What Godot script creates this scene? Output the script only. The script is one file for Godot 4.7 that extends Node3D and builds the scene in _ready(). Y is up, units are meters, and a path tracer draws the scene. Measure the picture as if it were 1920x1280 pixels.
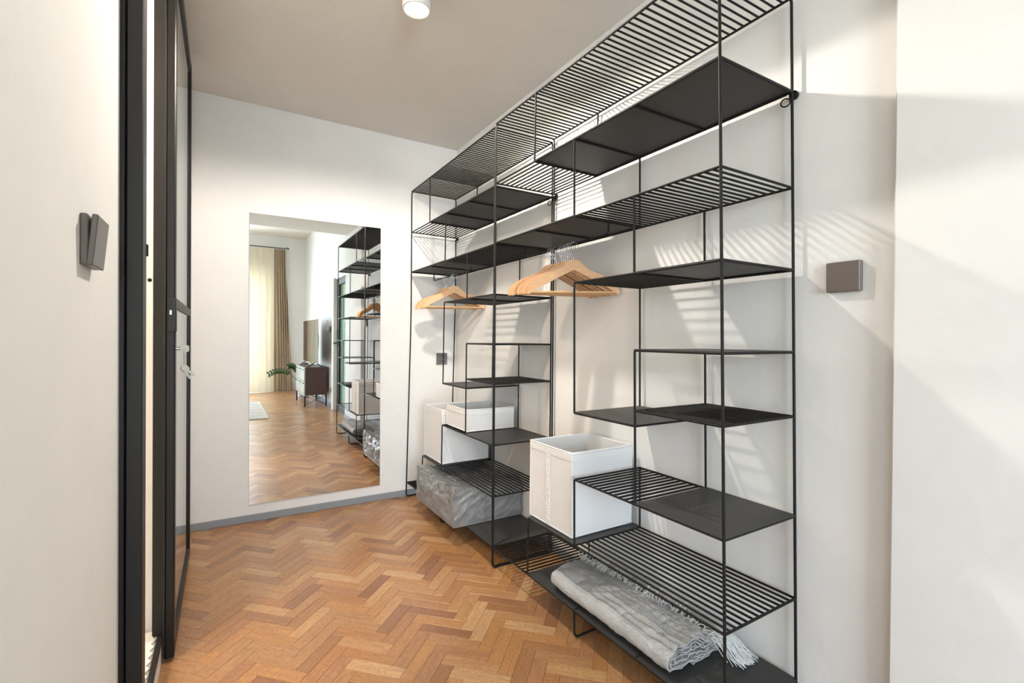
extends Node3D
# A narrow dressing hall with two open wire shelf units, seen from the living room end.
# Plan coordinates: X to the right, Y up, D down the hall (world z = -D), metres.

var M := {}
var taken := {}
var rng := RandomNumberGenerator.new()
var noise := FastNoiseLite.new()

func _ready() -> void:
	rng.seed = 7
	noise.seed = 11
	noise.frequency = 1.0
	noise.fractal_octaves = 3
	# --- camera
	var cam := Camera3D.new()
	cam.name = "camera"
	cam.fov = 71.1146
	cam.near = 0.05
	cam.far = 60.0
	cam.transform = Transform3D(Basis(Vector3(0.855926, 0.007791, 0.51704), Vector3(-0.003596, 0.999952, -0.009116), Vector3(-0.517086, 0.005943, 0.855913)).orthonormalized(), Vector3(0, 1.15, 0))
	add_child(cam)
	cam.current = true
	# --- sky and exposure
	var env := Environment.new()
	env.background_mode = Environment.BG_SKY
	var sm := ProceduralSkyMaterial.new()
	sm.sky_top_color = Color(0.55, 0.72, 0.92)
	sm.sky_horizon_color = Color(0.86, 0.92, 0.95)
	sm.ground_horizon_color = Color(0.62, 0.78, 0.55)
	sm.ground_bottom_color = Color(0.40, 0.50, 0.36)
	sm.sky_energy_multiplier = 2.4
	sm.ground_energy_multiplier = 2.4
	var sky := Sky.new()
	sky.sky_material = sm
	env.sky = sky
	env.tonemap_mode = Environment.TONE_MAPPER_LINEAR
	env.tonemap_exposure = 0.515
	env.sdfgi_enabled = true
	env.ssao_enabled = true
	env.ssil_enabled = true
	var we := WorldEnvironment.new()
	we.name = "world_environment"
	we.environment = env
	add_child(we)
	# --- daylight at the curtained window, widened out of view, and an unseen side window
	day_light("window_daylight", W(-0.70, 1.35, -4.95), Vector3(0, 0, -1), Vector2(2.8, 2.4), Color(0.90, 0.955, 1.0), 100.0)  # mostly out of view, sized to light the end of the hall
	day_light("unseen_side_daylight", W(-2.95, 1.6, -2.3), Vector3(1, 0, 0), Vector2(2.5, 2.0), Color(0.91, 0.96, 1.0), 2.5)  # out of view, placed to light the right wall beside the shelves
	make_materials()
	room()
	floor_blocks()
	bathroom()
	glazed_door()
	ceiling_lamp()
	shelves()
	mirror()
	wall_fittings()
	boxes()
	hangers()
	throw()
	living_room()

func W(x: float, y: float, d: float) -> Vector3:
	return Vector3(x, y, -d)

func day_light(called: String, at: Vector3, to: Vector3, size: Vector2, color: Color, energy: float) -> void:
	var l := AreaLight3D.new()
	l.name = called
	l.area_size = size
	l.light_color = color
	l.light_energy = energy
	l.area_normalize_energy = true
	l.area_range = 20.0
	l.shadow_enabled = true
	l.transform = Transform3D(Basis.looking_at(to, Vector3.UP), at)
	add_child(l)

# ---------------------------------------------------------------- mesh helpers
class MB:
	var v := PackedVector3Array()
	var n := PackedVector3Array()
	var u := PackedVector2Array()
	var i := PackedInt32Array()
	func tri(a: int, b: int, c: int) -> void:
		# front faces run clockwise
		var f := (v[b] - v[a]).cross(v[c] - v[a])
		if f.dot(n[a] + n[b] + n[c]) > 0.0:
			i.append_array(PackedInt32Array([a, c, b]))
		else:
			i.append_array(PackedInt32Array([a, b, c]))
	func put(p: Vector3, nn: Vector3, uv := Vector2.ZERO) -> int:
		v.append(p)
		n.append(nn)
		u.append(uv)
		return v.size() - 1
	func quad(a: Vector3, b: Vector3, c: Vector3, d: Vector3, nn: Vector3, uv := Rect2(0, 0, 1, 1)) -> void:
		var k := put(a, nn, uv.position)
		put(b, nn, uv.position + Vector2(uv.size.x, 0))
		put(c, nn, uv.end)
		put(d, nn, uv.position + Vector2(0, uv.size.y))
		tri(k, k + 1, k + 2)
		tri(k, k + 2, k + 3)
	func flat(a: Vector3, b: Vector3, c: Vector3, out: Vector3) -> void:
		var nn := (b - a).cross(c - a).normalized()
		if nn.dot(out) < 0.0:
			nn = -nn
		var k := put(a, nn)
		put(b, nn)
		put(c, nn)
		tri(k, k + 1, k + 2)
	# a box with chamfered edges, turned by a basis
	func box(c: Vector3, s: Vector3, bev := 0.0, b := Basis()) -> void:
		var h := s * 0.5
		bev = minf(bev, minf(h.x, minf(h.y, h.z)) * 0.95)
		for ax in 3:
			var a1 := (ax + 1) % 3
			var a2 := (ax + 2) % 3
			for sg in [-1.0, 1.0]:
				var e := Vector3.ZERO
				e[ax] = sg * h[ax]
				var e1 := Vector3.ZERO
				e1[a1] = h[a1] - bev
				var e2 := Vector3.ZERO
				e2[a2] = h[a2] - bev
				var nn := Vector3.ZERO
				nn[ax] = sg
				quad(c + b * (e - e1 - e2), c + b * (e + e1 - e2), c + b * (e + e1 + e2), c + b * (e - e1 + e2), b * nn)
		if bev <= 0.0:
			return
		for ax in 3:
			var a1 := (ax + 1) % 3
			var a2 := (ax + 2) % 3
			for s1 in [-1.0, 1.0]:
				for s2 in [-1.0, 1.0]:
					var p1 := Vector3.ZERO
					p1[a1] = s1 * h[a1]
					p1[a2] = s2 * (h[a2] - bev)
					var p2 := Vector3.ZERO
					p2[a1] = s1 * (h[a1] - bev)
					p2[a2] = s2 * h[a2]
					var q := Vector3.ZERO
					q[ax] = h[ax] - bev
					var nn := Vector3.ZERO
					nn[a1] = s1
					nn[a2] = s2
					quad(c + b * (p1 - q), c + b * (p1 + q), c + b * (p2 + q), c + b * (p2 - q), b * nn.normalized())
		for sx in [-1.0, 1.0]:
			for sy in [-1.0, 1.0]:
				for sz in [-1.0, 1.0]:
					var sg := Vector3(sx, sy, sz)
					var k := (h - Vector3.ONE * bev) * sg
					flat(c + b * (k + Vector3(sx * bev, 0, 0)), c + b * (k + Vector3(0, sy * bev, 0)), c + b * (k + Vector3(0, 0, sz * bev)), b * sg)
	func span(lo: Vector3, hi: Vector3, bev := 0.0) -> void:
		box((lo + hi) * 0.5, (hi - lo).abs(), bev)
	# a round rod along a path
	func tube(p: PackedVector3Array, r: float, sides := 8, closed := false, r_end := -1.0) -> void:
		var m := p.size()
		var first := v.size()
		var t0 := (p[1] - p[0]).normalized()
		var up := Vector3.UP if absf(t0.y) < 0.9 else Vector3.RIGHT
		var side := up.cross(t0).normalized()
		for k in m:
			var t: Vector3
			if closed:
				t = (p[(k + 1) % m] - p[(k + m - 1) % m]).normalized()
			else:
				t = (p[mini(k + 1, m - 1)] - p[maxi(k - 1, 0)]).normalized()
			side = (side - t * side.dot(t)).normalized()
			var o := t.cross(side)
			var grow := 1.0
			if k > 0 and k < m - 1:
				var ca := (p[k + 1] - p[k]).normalized().dot((p[k] - p[k - 1]).normalized())
				grow = 1.0 / maxf(0.7, sqrt((1.0 + ca) * 0.5))
			var rr := r if r_end < 0.0 else lerpf(r, r_end, float(k) / (m - 1))
			for s in sides:
				var a := TAU * s / sides
				var d := side * cos(a) + o * sin(a)
				put(p[k] + d * rr * grow, d, Vector2(float(s) / sides, k * 0.2))
		var rings := m if closed else m - 1
		for k in rings:
			var k2 := (k + 1) % m
			for s in sides:
				var s2 := (s + 1) % sides
				var a := first + k * sides + s
				var b := first + k * sides + s2
				var c := first + k2 * sides + s2
				var d := first + k2 * sides + s
				tri(a, b, c)
				tri(a, c, d)
		if not closed:
			for e in [0, m - 1]:
				var t := (p[0] - p[1]).normalized() if e == 0 else (p[m - 1] - p[m - 2]).normalized()
				var c := put(p[e], t)
				var base := v.size()
				for s in sides:
					put(v[first + e * sides + s], t)
				for s in sides:
					tri(c, base + s, base + (s + 1) % sides)
	# a profile of (radius, height) turned about an axis
	func lathe(prof: PackedVector2Array, at: Vector3, b := Basis(), segs := 24) -> void:
		for k in prof.size() - 1:
			var d := prof[k + 1] - prof[k]
			var nn := Vector2(d.y, -d.x).normalized()
			var first := v.size()
			for s in segs + 1:
				var a := TAU * s / segs
				var dir := Vector3(cos(a), 0, sin(a))
				for q in 2:
					put(at + b * (dir * prof[k + q].x + Vector3(0, prof[k + q].y, 0)), b * (dir * nn.x + Vector3(0, nn.y, 0)), Vector2(float(s) / segs, q))
			for s in segs:
				var a := first + s * 2
				tri(a, a + 1, a + 3)
				tri(a, a + 3, a + 2)
	# an outline in the xy plane given a thickness along z
	func extrude(poly: PackedVector2Array, depth: float, t: Transform3D, bev := 0.0) -> void:
		var flat_poly := poly
		if bev > 0.0:
			var o := Geometry2D.offset_polygon(poly, -bev)
			if o.size() == 1 and o[0].size() == poly.size():
				flat_poly = o[0]
		var ids := Geometry2D.triangulate_polygon(flat_poly)
		for sg in [-1.0, 1.0]:
			var nn: Vector3 = t.basis * Vector3(0, 0, sg)
			var first := v.size()
			for p in flat_poly:
				put(t * Vector3(p.x, p.y, sg * depth * 0.5), nn, p)
			for k in range(0, ids.size(), 3):
				tri(first + ids[k], first + ids[k + 1], first + ids[k + 2])
		var cw := -1.0 if Geometry2D.is_polygon_clockwise(poly) else 1.0
		var m := poly.size()
		for k in m:
			var a := poly[k]
			var b := poly[(k + 1) % m]
			var nn2 := Vector2(b.y - a.y, a.x - b.x).normalized() * cw
			quad(t * Vector3(a.x, a.y, -depth * 0.5), t * Vector3(b.x, b.y, -depth * 0.5), t * Vector3(b.x, b.y, depth * 0.5), t * Vector3(a.x, a.y, depth * 0.5), t.basis * Vector3(nn2.x, nn2.y, 0), Rect2(a, b - a))
	# a smooth sheet of points, nu x nv
	func sheet(p: PackedVector3Array, nu: int, nv: int, flip := 1.0, uv_scale := Vector2.ONE) -> void:
		var first := v.size()
		for j in nv:
			for k in nu:
				var du := p[j * nu + mini(k + 1, nu - 1)] - p[j * nu + maxi(k - 1, 0)]
				var dv := p[mini(j + 1, nv - 1) * nu + k] - p[maxi(j - 1, 0) * nu + k]
				put(p[j * nu + k], du.cross(dv).normalized() * flip, Vector2(float(k) / (nu - 1), float(j) / (nv - 1)) * uv_scale)
		for j in nv - 1:
			for k in nu - 1:
				var a := first + j * nu + k
				tri(a, a + 1, a + nu + 1)
				tri(a, a + nu + 1, a + nu)
	func mesh(am: ArrayMesh = null) -> ArrayMesh:
		if am == null:
			am = ArrayMesh.new()
		var arr := []
		arr.resize(Mesh.ARRAY_MAX)
		arr[Mesh.ARRAY_VERTEX] = v
		arr[Mesh.ARRAY_NORMAL] = n
		arr[Mesh.ARRAY_TEX_UV] = u
		arr[Mesh.ARRAY_INDEX] = i
		am.add_surface_from_arrays(Mesh.PRIMITIVE_TRIANGLES, arr)
		return am

func numbered(called: String) -> String:
	var k: int = taken.get(called, 0)
	taken[called] = k + 1
	return called if k == 0 else "%s_%03d" % [called, k]

func obj(called: String, mb: MB, mat: Material, parent: Node = self) -> MeshInstance3D:
	return inst(called, mb.mesh(), mat, parent)

func inst(called: String, mesh: Mesh, mat: Material, parent: Node = self) -> MeshInstance3D:
	var o := MeshInstance3D.new()
	o.name = numbered(called) if parent == self else called
	o.mesh = mesh
	o.material_override = mat
	parent.add_child(o, true)
	return o

func thing(called: String, at: Vector3, label: String, category: String, group := "", turn := 0.0) -> Node3D:
	var o := Node3D.new()
	o.name = numbered(called)
	o.position = at
	o.rotation.y = turn
	add_child(o, true)
	return tag(o, label, category, group)

func tag(o: Node3D, label: String, category: String, group := "") -> Node3D:
	o.set_meta("label", label)
	o.set_meta("category", category)
	if group != "":
		o.set_meta("group", group)
	return o

func struct(called: String, mb: MB, mat: Material, label := "") -> MeshInstance3D:
	var o := obj(called, mb, mat)
	o.set_meta("kind", "structure")
	if label != "":
		o.set_meta("label", label)
	return o

func slab(called: String, lo: Vector3, hi: Vector3, mat: Material, label := "", bev := 0.0) -> MeshInstance3D:
	var b := MB.new()
	b.span(lo, hi, bev)
	return struct(called, b, mat, label)

# corners of a path turned into arcs
func rounded(p: PackedVector3Array, r: float, steps := 5, closed := false) -> PackedVector3Array:
	var out := PackedVector3Array()
	var m := p.size()
	for k in m:
		if not closed and (k == 0 or k == m - 1):
			out.append(p[k])
			continue
		var a := p[(k + m - 1) % m]
		var b := p[k]
		var c := p[(k + 1) % m]
		var d1 := (a - b)
		var d2 := (c - b)
		if d1.normalized().dot(d2.normalized()) < -0.985:
			out.append(b)
			continue
		var q := minf(r, minf(d1.length(), d2.length()) * 0.45)
		var s := b + d1.normalized() * q
		var e := b + d2.normalized() * q
		for j in steps + 1:
			var t := float(j) / steps
			out.append(s.lerp(b, t).lerp(b.lerp(e, t), t))
	return out

# ---------------------------------------------------------------- materials
func plain(c: Color, rough := 0.6, metal := 0.0, spec := 0.5) -> StandardMaterial3D:
	var m := StandardMaterial3D.new()
	m.albedo_color = c
	m.roughness = rough
	m.metallic = metal
	m.metallic_specular = spec
	return m

func noise_image(size: int, freq: float, seed_: int, octaves := 4) -> Image:
	var f := FastNoiseLite.new()
	f.seed = seed_
	f.frequency = freq
	f.fractal_octaves = octaves
	return f.get_seamless_image(size, size)

func tri_map(m: StandardMaterial3D, scale: float) -> void:
	m.uv1_triplanar = true
	m.uv1_world_triplanar = true
	m.uv1_scale = Vector3.ONE * scale

func normal_from(img: Image, depth: float) -> ImageTexture:
	var k: Image = img.duplicate()
	k.convert(Image.FORMAT_RGBA8)
	k.bump_map_to_normal_map(depth)
	k.generate_mipmaps()
	return ImageTexture.create_from_image(k)

func tone_from(img: Image, lo: float, hi: float) -> ImageTexture:
	var k := Image.create(img.get_width(), img.get_height(), false, Image.FORMAT_RGB8)
	for y in img.get_height():
		for x in img.get_width():
			var t := lerpf(lo, hi, img.get_pixel(x, y).r)
			k.set_pixel(x, y, Color(t, t, t))
	k.generate_mipmaps()
	return ImageTexture.create_from_image(k)

func grain_image(sz: Vector2i, seed_: int, lo: float) -> Image:
	var f := FastNoiseLite.new()
	f.seed = seed_
	f.frequency = 1.0
	f.fractal_octaves = 3
	var k := Image.create(sz.x, sz.y, false, Image.FORMAT_RGB8)
	for y in sz.y:
		for x in sz.x:
			var px := float(x) / sz.x
			var py := float(y) / sz.y
			var warp := f.get_noise_2d(px * 3.0, py * 9.0)
			var rings := 0.5 + 0.5 * sin((py * 60.0 + warp * 9.0) * 2.2)
			var fine := 0.5 + 0.5 * f.get_noise_2d(px * 9.0 + 40.0, py * 330.0)
			var broad := 0.5 + 0.5 * f.get_noise_2d(px * 2.5 + 90.0, py * 22.0)
			var t := 0.28 * rings + 0.42 * fine + 0.30 * broad
			var g := lerpf(lo, 1.0, t)
			k.set_pixel(x, y, Color(g, lerpf(g, 1.0, -0.06), g * lerpf(0.94, 1.0, t)).clamp())
	k.generate_mipmaps()
	return k

func make_materials() -> void:
	var big := noise_image(256, 0.02, 3)
	var fine := noise_image(256, 0.09, 5)
	var wall := plain(Color(0.945, 0.94, 0.93), 0.85, 0.0, 0.25)
	wall.albedo_texture = tone_from(big, 0.985, 1.0)
	wall.normal_enabled = true
	wall.normal_texture = normal_from(fine, 1.6)
	wall.normal_scale = 0.10
	tri_map(wall, 0.7)
	M.wall = wall
	var shaded_ceil: StandardMaterial3D = wall.duplicate()
	shaded_ceil.albedo_color = Color(0.925, 0.905, 0.88)  # same white as the walls, with shade put into the colour
	M.ceiling = shaded_ceil
	M.base_board = plain(Color(0.57, 0.585, 0.605), 0.5)
	var black := plain(Color(0.12, 0.118, 0.116), 0.5, 0.0, 0.32)
	M.black = black
	var sheet_ := plain(Color(0.245, 0.243, 0.241), 0.5, 0.0, 0.4)
	sheet_.normal_enabled = true
	sheet_.normal_texture = normal_from(fine, 2.0)
	sheet_.normal_scale = 0.15
	tri_map(sheet_, 3.0)
	M.sheet = sheet_
	M.frame = plain(Color(0.135, 0.13, 0.127), 0.45, 0.0, 0.4)
	M.frame_dark = plain(Color(0.09, 0.085, 0.085), 0.4, 0.0, 0.4)
	M.rubber = plain(Color(0.05, 0.05, 0.05), 0.7)
	M.switch = plain(Color(0.40, 0.365, 0.34), 0.35)
	M.outlet = plain(Color(0.42, 0.42, 0.425), 0.4)
	M.hole = plain(Color(0.06, 0.06, 0.06), 0.8)
	M.chrome = plain(Color(0.72, 0.72, 0.73), 0.2, 1.0)
	M.steel = plain(Color(0.80, 0.79, 0.76), 0.3, 1.0)
	M.mirror = plain(Color(0.955, 0.96, 0.955), 0.0, 1.0)
	M.mirror_edge = plain(Color(0.80, 0.84, 0.83), 0.15)
	var glass := plain(Color(0.82, 0.86, 0.85, 0.13), 0.02, 0.0, 0.5)
	glass.transparency = BaseMaterial3D.TRANSPARENCY_ALPHA
	M.glass = glass
	# parquet: one grain picture, several tones of teak
	var grain := ImageTexture.create_from_image(grain_image(Vector2i(512, 512), 21, 0.70))
	var tones := [Color(0.80, 0.60, 0.42), Color(0.84, 0.64, 0.45), Color(0.76, 0.55, 0.38), Color(0.87, 0.68, 0.48), Color(0.79, 0.57, 0.38), Color(0.72, 0.52, 0.37), Color(0.83, 0.61, 0.40), Color(0.78, 0.57, 0.41), Color(0.90, 0.72, 0.53), Color(0.68, 0.48, 0.34)]
	M.wood = []
	for c in tones:
		var w := plain(c, 0.34, 0.0, 0.5)
		w.albedo_texture = grain
		w.clearcoat_enabled = true
		w.clearcoat = 0.25
		w.clearcoat_roughness = 0.22
		M.wood.append(w)
	M.subfloor = plain(Color(0.22, 0.13, 0.08), 0.9)
	var pine := ImageTexture.create_from_image(grain_image(Vector2i(256, 256), 33, 0.82))
	M.hanger = []
	for c in [Color(0.92, 0.72, 0.52), Color(0.89, 0.67, 0.46), Color(0.94, 0.76, 0.57)]:
		var h := plain(c, 0.45)
		h.albedo_texture = pine
		h.uv1_triplanar = true
		h.uv1_scale = Vector3(3, 3, 3)
		M.hanger.append(h)
	var weave := noise_image(256, 0.25, 9, 2)
	var white_cloth := plain(Color(0.93, 0.93, 0.93), 0.9, 0.0, 0.2)
	white_cloth.normal_enabled = true
	white_cloth.normal_texture = normal_from(fine, 2.5)
	white_cloth.normal_scale = 0.3
	white_cloth.backlight_enabled = true
	white_cloth.backlight = Color(0.25, 0.25, 0.25)
	tri_map(white_cloth, 4.0)
	M.white_cloth = white_cloth
	var hem: StandardMaterial3D = white_cloth.duplicate()
	hem.albedo_color = Color(0.95, 0.95, 0.945)
	M.white_hem = hem
	var grey_cloth := plain(Color(0.55, 0.555, 0.56), 0.38, 0.0, 0.5)
	grey_cloth.normal_enabled = true
	grey_cloth.normal_texture = normal_from(weave, 2.0)
	grey_cloth.normal_scale = 0.25
	tri_map(grey_cloth, 9.0)
	M.grey_cloth = grey_cloth
	var wool := plain(Color(0.90, 0.90, 0.90), 0.95, 0.0, 0.1)
	wool.albedo_texture = tone_from(weave, 0.80, 1.0)
	wool.normal_enabled = true
	wool.normal_texture = normal_from(weave, 5.0)
	wool.normal_scale = 1.6
	wool.rim_enabled = true
	wool.rim = 0.2
	tri_map(wool, 5.0)
	M.wool = wool
	M.fringe = plain(Color(0.92, 0.92, 0.915), 0.95)
	M.lamp_body = plain(Color(0.9, 0.89, 0.87), 0.5)
	var glow := plain(Color(1, 0.96, 0.9), 0.5)
	glow.emission_enabled = true
	glow.emission = Color(1.0, 0.95, 0.86)
	glow.emission_energy_multiplier = 6.0
	M.glow = glow
	M.tile = plain(Color(0.93, 0.92, 0.90), 0.25)
	M.grout = plain(Color(0.66, 0.64, 0.61), 0.9)
	var linen := plain(Color(0.80, 0.72, 0.62), 0.9, 0.0, 0.15)
	linen.backlight_enabled = true
	linen.backlight = Color(0.30, 0.275, 0.235)
	linen.albedo_texture = tone_from(weave, 0.88, 1.0)
	tri_map(linen, 2.5)
	M.linen = linen
	var lit_linen: StandardMaterial3D = linen.duplicate()
	lit_linen.albedo_color = Color(0.90, 0.86, 0.78)  # same linen as the drape, window glow put into a paler colour
	lit_linen.backlight = Color(0.62, 0.60, 0.55)
	M.lit_linen = lit_linen
	M.cabinet = plain(Color(0.30, 0.215, 0.20), 0.45)
	M.cabinet_front = plain(Color(0.63, 0.635, 0.58), 0.3)
	M.screen = plain(Color(0.03, 0.03, 0.035), 0.06, 0.0, 0.9)
	M.leaf = plain(Color(0.20, 0.33, 0.16), 0.35)
	M.stem = plain(Color(0.28, 0.36, 0.18), 0.5)
	M.pot = plain(Color(0.80, 0.79, 0.77), 0.5)
	var rug := plain(Color(0.82, 0.78, 0.73), 0.95)
	rug.normal_enabled = true
	rug.normal_texture = normal_from(weave, 4.0)
	tri_map(rug, 3.0)
	M.rug = rug
	M.white = plain(Color(0.93, 0.93, 0.92), 0.5)
	var green_glass := plain(Color(0.70, 0.85, 0.72, 0.35), 0.05)
	green_glass.transparency = BaseMaterial3D.TRANSPARENCY_ALPHA
	M.green_glass = green_glass

# ---------------------------------------------------------------- the setting
const XL := -0.205
const XR := 1.53
const DF := 3.372
const YC := 2.59

func room() -> void:
	var w: Material = M.wall
	slab("wall_far", W(-0.42, -0.1, DF), W(1.75, 2.75, 3.57), w)
	slab("wall_right", W(XR, -0.1, 0.40), W(1.75, 2.75, DF), w)
	slab("wall_right", W(1.49, -0.1, -0.36), W(1.75, 2.75, 0.552), w, "", 0.004)
	slab("wall_right", W(XR, 2.06, -1.16), W(1.75, 3.45, -0.36), w)
	slab("wall_right", W(XR, -0.1, -4.75), W(1.75, 3.45, -1.16), w)
	slab("wall_left", W(-0.38, -0.1, -0.26), W(XL, 2.75, 1.41), w)
	slab("wall_left", W(-0.38, -0.1, 2.14), W(XL, 2.75, DF), w)
	slab("wall_left", W(-0.38, 2.52, 1.41), W(XL, 2.75, 2.14), w)
	slab("ceiling", W(-0.42, YC, -0.26), W(1.75, 3.45, 3.57), M.ceiling)
	slab("ceiling", W(-2.75, 3.27, -4.75), W(1.75, 3.45, -0.26), M.ceiling)
	slab("wall_back", W(0.72, -0.1, -4.75), W(1.75, 3.45, -4.55), w)
	slab("wall_back", W(-2.75, -0.1, -4.75), W(-1.82, 3.45, -4.55), w)
	slab("wall_back", W(-1.82, 2.44, -4.75), W(0.72, 3.45, -4.55), w)
	slab("wall_living", W(-2.75, -0.1, -4.75), W(-2.55, 0.55, -0.1), w)
	slab("wall_living", W(-2.75, 2.65, -4.75), W(-2.55, 3.45, -0.1), w)
	slab("wall_living", W(-2.75, 0.55, -4.75), W(-2.55, 2.65, -3.6), w)
	slab("wall_living", W(-2.75, 0.55, -1.0), W(-2.55, 2.65, -0.1), w)
	slab("wall_living", W(-2.75, -0.1, -0.26), W(-0.38, 3.45, -0.1), w)
	# windows behind the camera: back one widened out of view, side one unseen
	for q in [["window_1", W(-0.55, 1.22, -4.65), Vector2(2.54, 2.44), 0.0], ["unseen_window_2", W(-2.65, 1.6, -2.3), Vector2(2.6, 2.1), PI / 2]]:
		var n := Node3D.new()
		n.name = q[0]
		n.position = q[1]
		n.rotation.y = q[3]
		n.set_meta("kind", "structure")
		add_child(n)
		var s: Vector2 = q[2]
		var fr := MB.new()
		var h := s * 0.5
		fr.tube(rounded(PackedVector3Array([Vector3(-h.x, -h.y, 0), Vector3(h.x, -h.y, 0), Vector3(h.x, h.y, 0), Vector3(-h.x, h.y, 0)]), 0.001, 1, true), 0.035, 4, true)
		obj("window_frame", fr, M.frame_dark, n)
		var mu := MB.new()
		mu.box(Vector3.ZERO, Vector3(0.05, s.y, 0.05), 0.004)
		obj("mullion", mu, M.frame_dark, n)
		for k in [-1.0, 1.0]:
			var g := MB.new()
			g.box(Vector3(k * s.x * 0.25, 0, 0), Vector3(s.x * 0.5 - 0.06, s.y - 0.06, 0.006))
			obj("pane", g, M.glass, n)
	# grey skirting
	slab("baseboard_far", W(-0.2, 0, DF - 0.009), W(1.53, 0.045, DF), M.base_board, "", 0.002)
	slab("baseboard_right", W(XR - 0.009, 0, 0.552), W(XR, 0.045, DF - 0.009), M.base_board, "", 0.002)
	slab("baseboard_right", W(1.481, 0, -0.36), W(1.49, 0.055, 0.552), M.base_board, "", 0.002)
	slab("baseboard_right", W(XR - 0.009, 0, -4.55), W(XR, 0.055, -1.30), M.base_board, "", 0.002)
	slab("baseboard_left", W(XL, 0, 2.14), W(XL + 0.006, 0.045, DF - 0.009), M.base_board, "", 0.002)
	slab("baseboard_left", W(XL, 0, -0.25), W(XL + 0.008, 0.045, 1.39), M.base_board, "", 0.002)

func floor_blocks() -> void:
	var fl := slab("floor", W(-2.75, -0.12, -4.75), W(1.75, -0.011, 3.57), M.subfloor)
	var bw := 0.0523
	var n := 4
	var L := bw * n
	var c := 0.70710678
	var h := Vector2(-c, c)
	var v := Vector2(c, c)
	var org := Vector2(0.216, 1.639)
	# twelve block meshes: a chamfered plank, each with its own piece of the grain picture
	var shapes := []
	for k in 12:
		var b := MB.new()
		var x := L * 0.5 - 0.0003
		var z := bw * 0.5 - 0.0003
		var g := 0.0009
		var uv := Rect2(rng.randf() * 0.5, rng.randf() * 0.85, 0.42, 0.105)
		var t := [Vector3(-x + g, 0, -z + g), Vector3(x - g, 0, -z + g), Vector3(x - g, 0, z - g), Vector3(-x + g, 0, z - g)]
		var e := [Vector3(-x, -g, -z), Vector3(x, -g, -z), Vector3(x, -g, z), Vector3(-x, -g, z)]
		b.quad(t[0], t[1], t[2], t[3], Vector3.UP, uv)
		for q in 4:
			var q2 := (q + 1) % 4
			var out: Vector3 = (e[q] + e[q2]).normalized()
			b.quad(t[q], t[q2], e[q2], e[q], (out + Vector3.UP).normalized(), Rect2(uv.position, Vector2(0.4, 0.005)))
			b.quad(e[q], e[q2], e[q2] + Vector3(0, -0.010, 0), e[q] + Vector3(0, -0.010, 0), out, Rect2(uv.position, Vector2(0.4, 0.005)))
		shapes.append(b)
	var meshes := []
	for b in shapes:
		meshes.append(b.mesh())
	var cam_f := Vector2(0.517, 0.856)
	var cam_r := Vector2(0.856, -0.517)
	var all := []
	for y0 in range(-150, 150):
		for kind in 2:
			for t in range(-14, 14):
				var s: Vector2
				var e: Vector2
				var wd: Vector2
				if kind == 0:
					s = org + h * bw * (y0 + 2 * n * t) + v * bw * y0
					e = h
					wd = v
				else:
					s = org + h * bw * y0 + v * bw * (y0 - 2 * n + 1 + 2 * n * t)
					e = v
					wd = h
				var ctr := s + e * L * 0.5 + wd * bw * 0.5
				if ctr.x < -2.50 or ctr.x > 1.58 or ctr.y < -4.6 or ctr.y > 3.40:
					continue
				if ctr.x < -0.26 and ctr.y > -0.16:
					continue
				var z := ctr.dot(cam_f)
				var rank := 1e6
				if z > 0.5:
					var sx := ctr.dot(cam_r) / z
					if absf(sx) < 1.10 and 1.15 / z < 0.78 and ctr.x > -0.22:
						rank = z
				all.append([rank, ctr, e, kind])
	all.sort_custom(func(a, b): return a[0] < b[0] or (a[0] == b[0] and (a[1].x < b[1].x or (a[1].x == b[1].x and a[1].y < b[1].y))))
	var rest := []
	for k in 10:
		rest.append(MB.new())
	for k in all.size():
		var ctr: Vector2 = all[k][1]
		var e: Vector2 = all[k][2]
		var r2 := RandomNumberGenerator.new()
		r2.seed = int((ctr.x + 20.0) * 7919.0) * 3001 + int((ctr.y + 20.0) * 5003.0)
		var tone := [0, 1, 2, 3, 4, 6, 7, 0, 1, 4, 6, 3, 7, 2, 5, 8, 0, 6, 9, 1][r2.randi() % 20] as int
		var sh := r2.randi() % 12
		var dir := Vector3(e.x, 0, -e.y)
		if r2.randf() < 0.5:
			dir = -dir
		var bs := Basis(dir, Vector3.UP, dir.cross(Vector3.UP))
		bs = bs * Basis(Vector3(0, 0, 1), r2.randf_range(-0.0012, 0.0012)) * Basis(Vector3(1, 0, 0), r2.randf_range(-0.002, 0.002))
		var tr := Transform3D(bs, W(ctr.x, 0.0 + r2.randf_range(-0.0003, 0.0), ctr.y))
		if k < 300:
			var o := inst("floor_block", meshes[sh], M.wood[tone], fl)
			o.transform = tr
		else:
			var src: MB = shapes[sh]
			var dst: MB = rest[tone]
			var first := dst.v.size()
			for q in src.v.size():
				dst.put(tr * src.v[q], bs * src.n[q], src.u[q])
			for q in src.i:
				dst.i.append(first + q)
	var am := ArrayMesh.new()
	for k in 10:
		rest[k].mesh(am)
		am.surface_set_material(k, M.wood[k])
	var o := MeshInstance3D.new()
	o.name = "far_floor_blocks"
	o.mesh = am
	o.set_meta("kind", "stuff")
	fl.add_child(o, true)
	# the border strip along the left wall
	var bb := MB.new()
	bb.span(W(XL, -0.008, 2.14), W(-0.150, 0.0008, DF - 0.012), 0.001)
	struct("trim_1", bb, M.wood[6])

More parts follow.
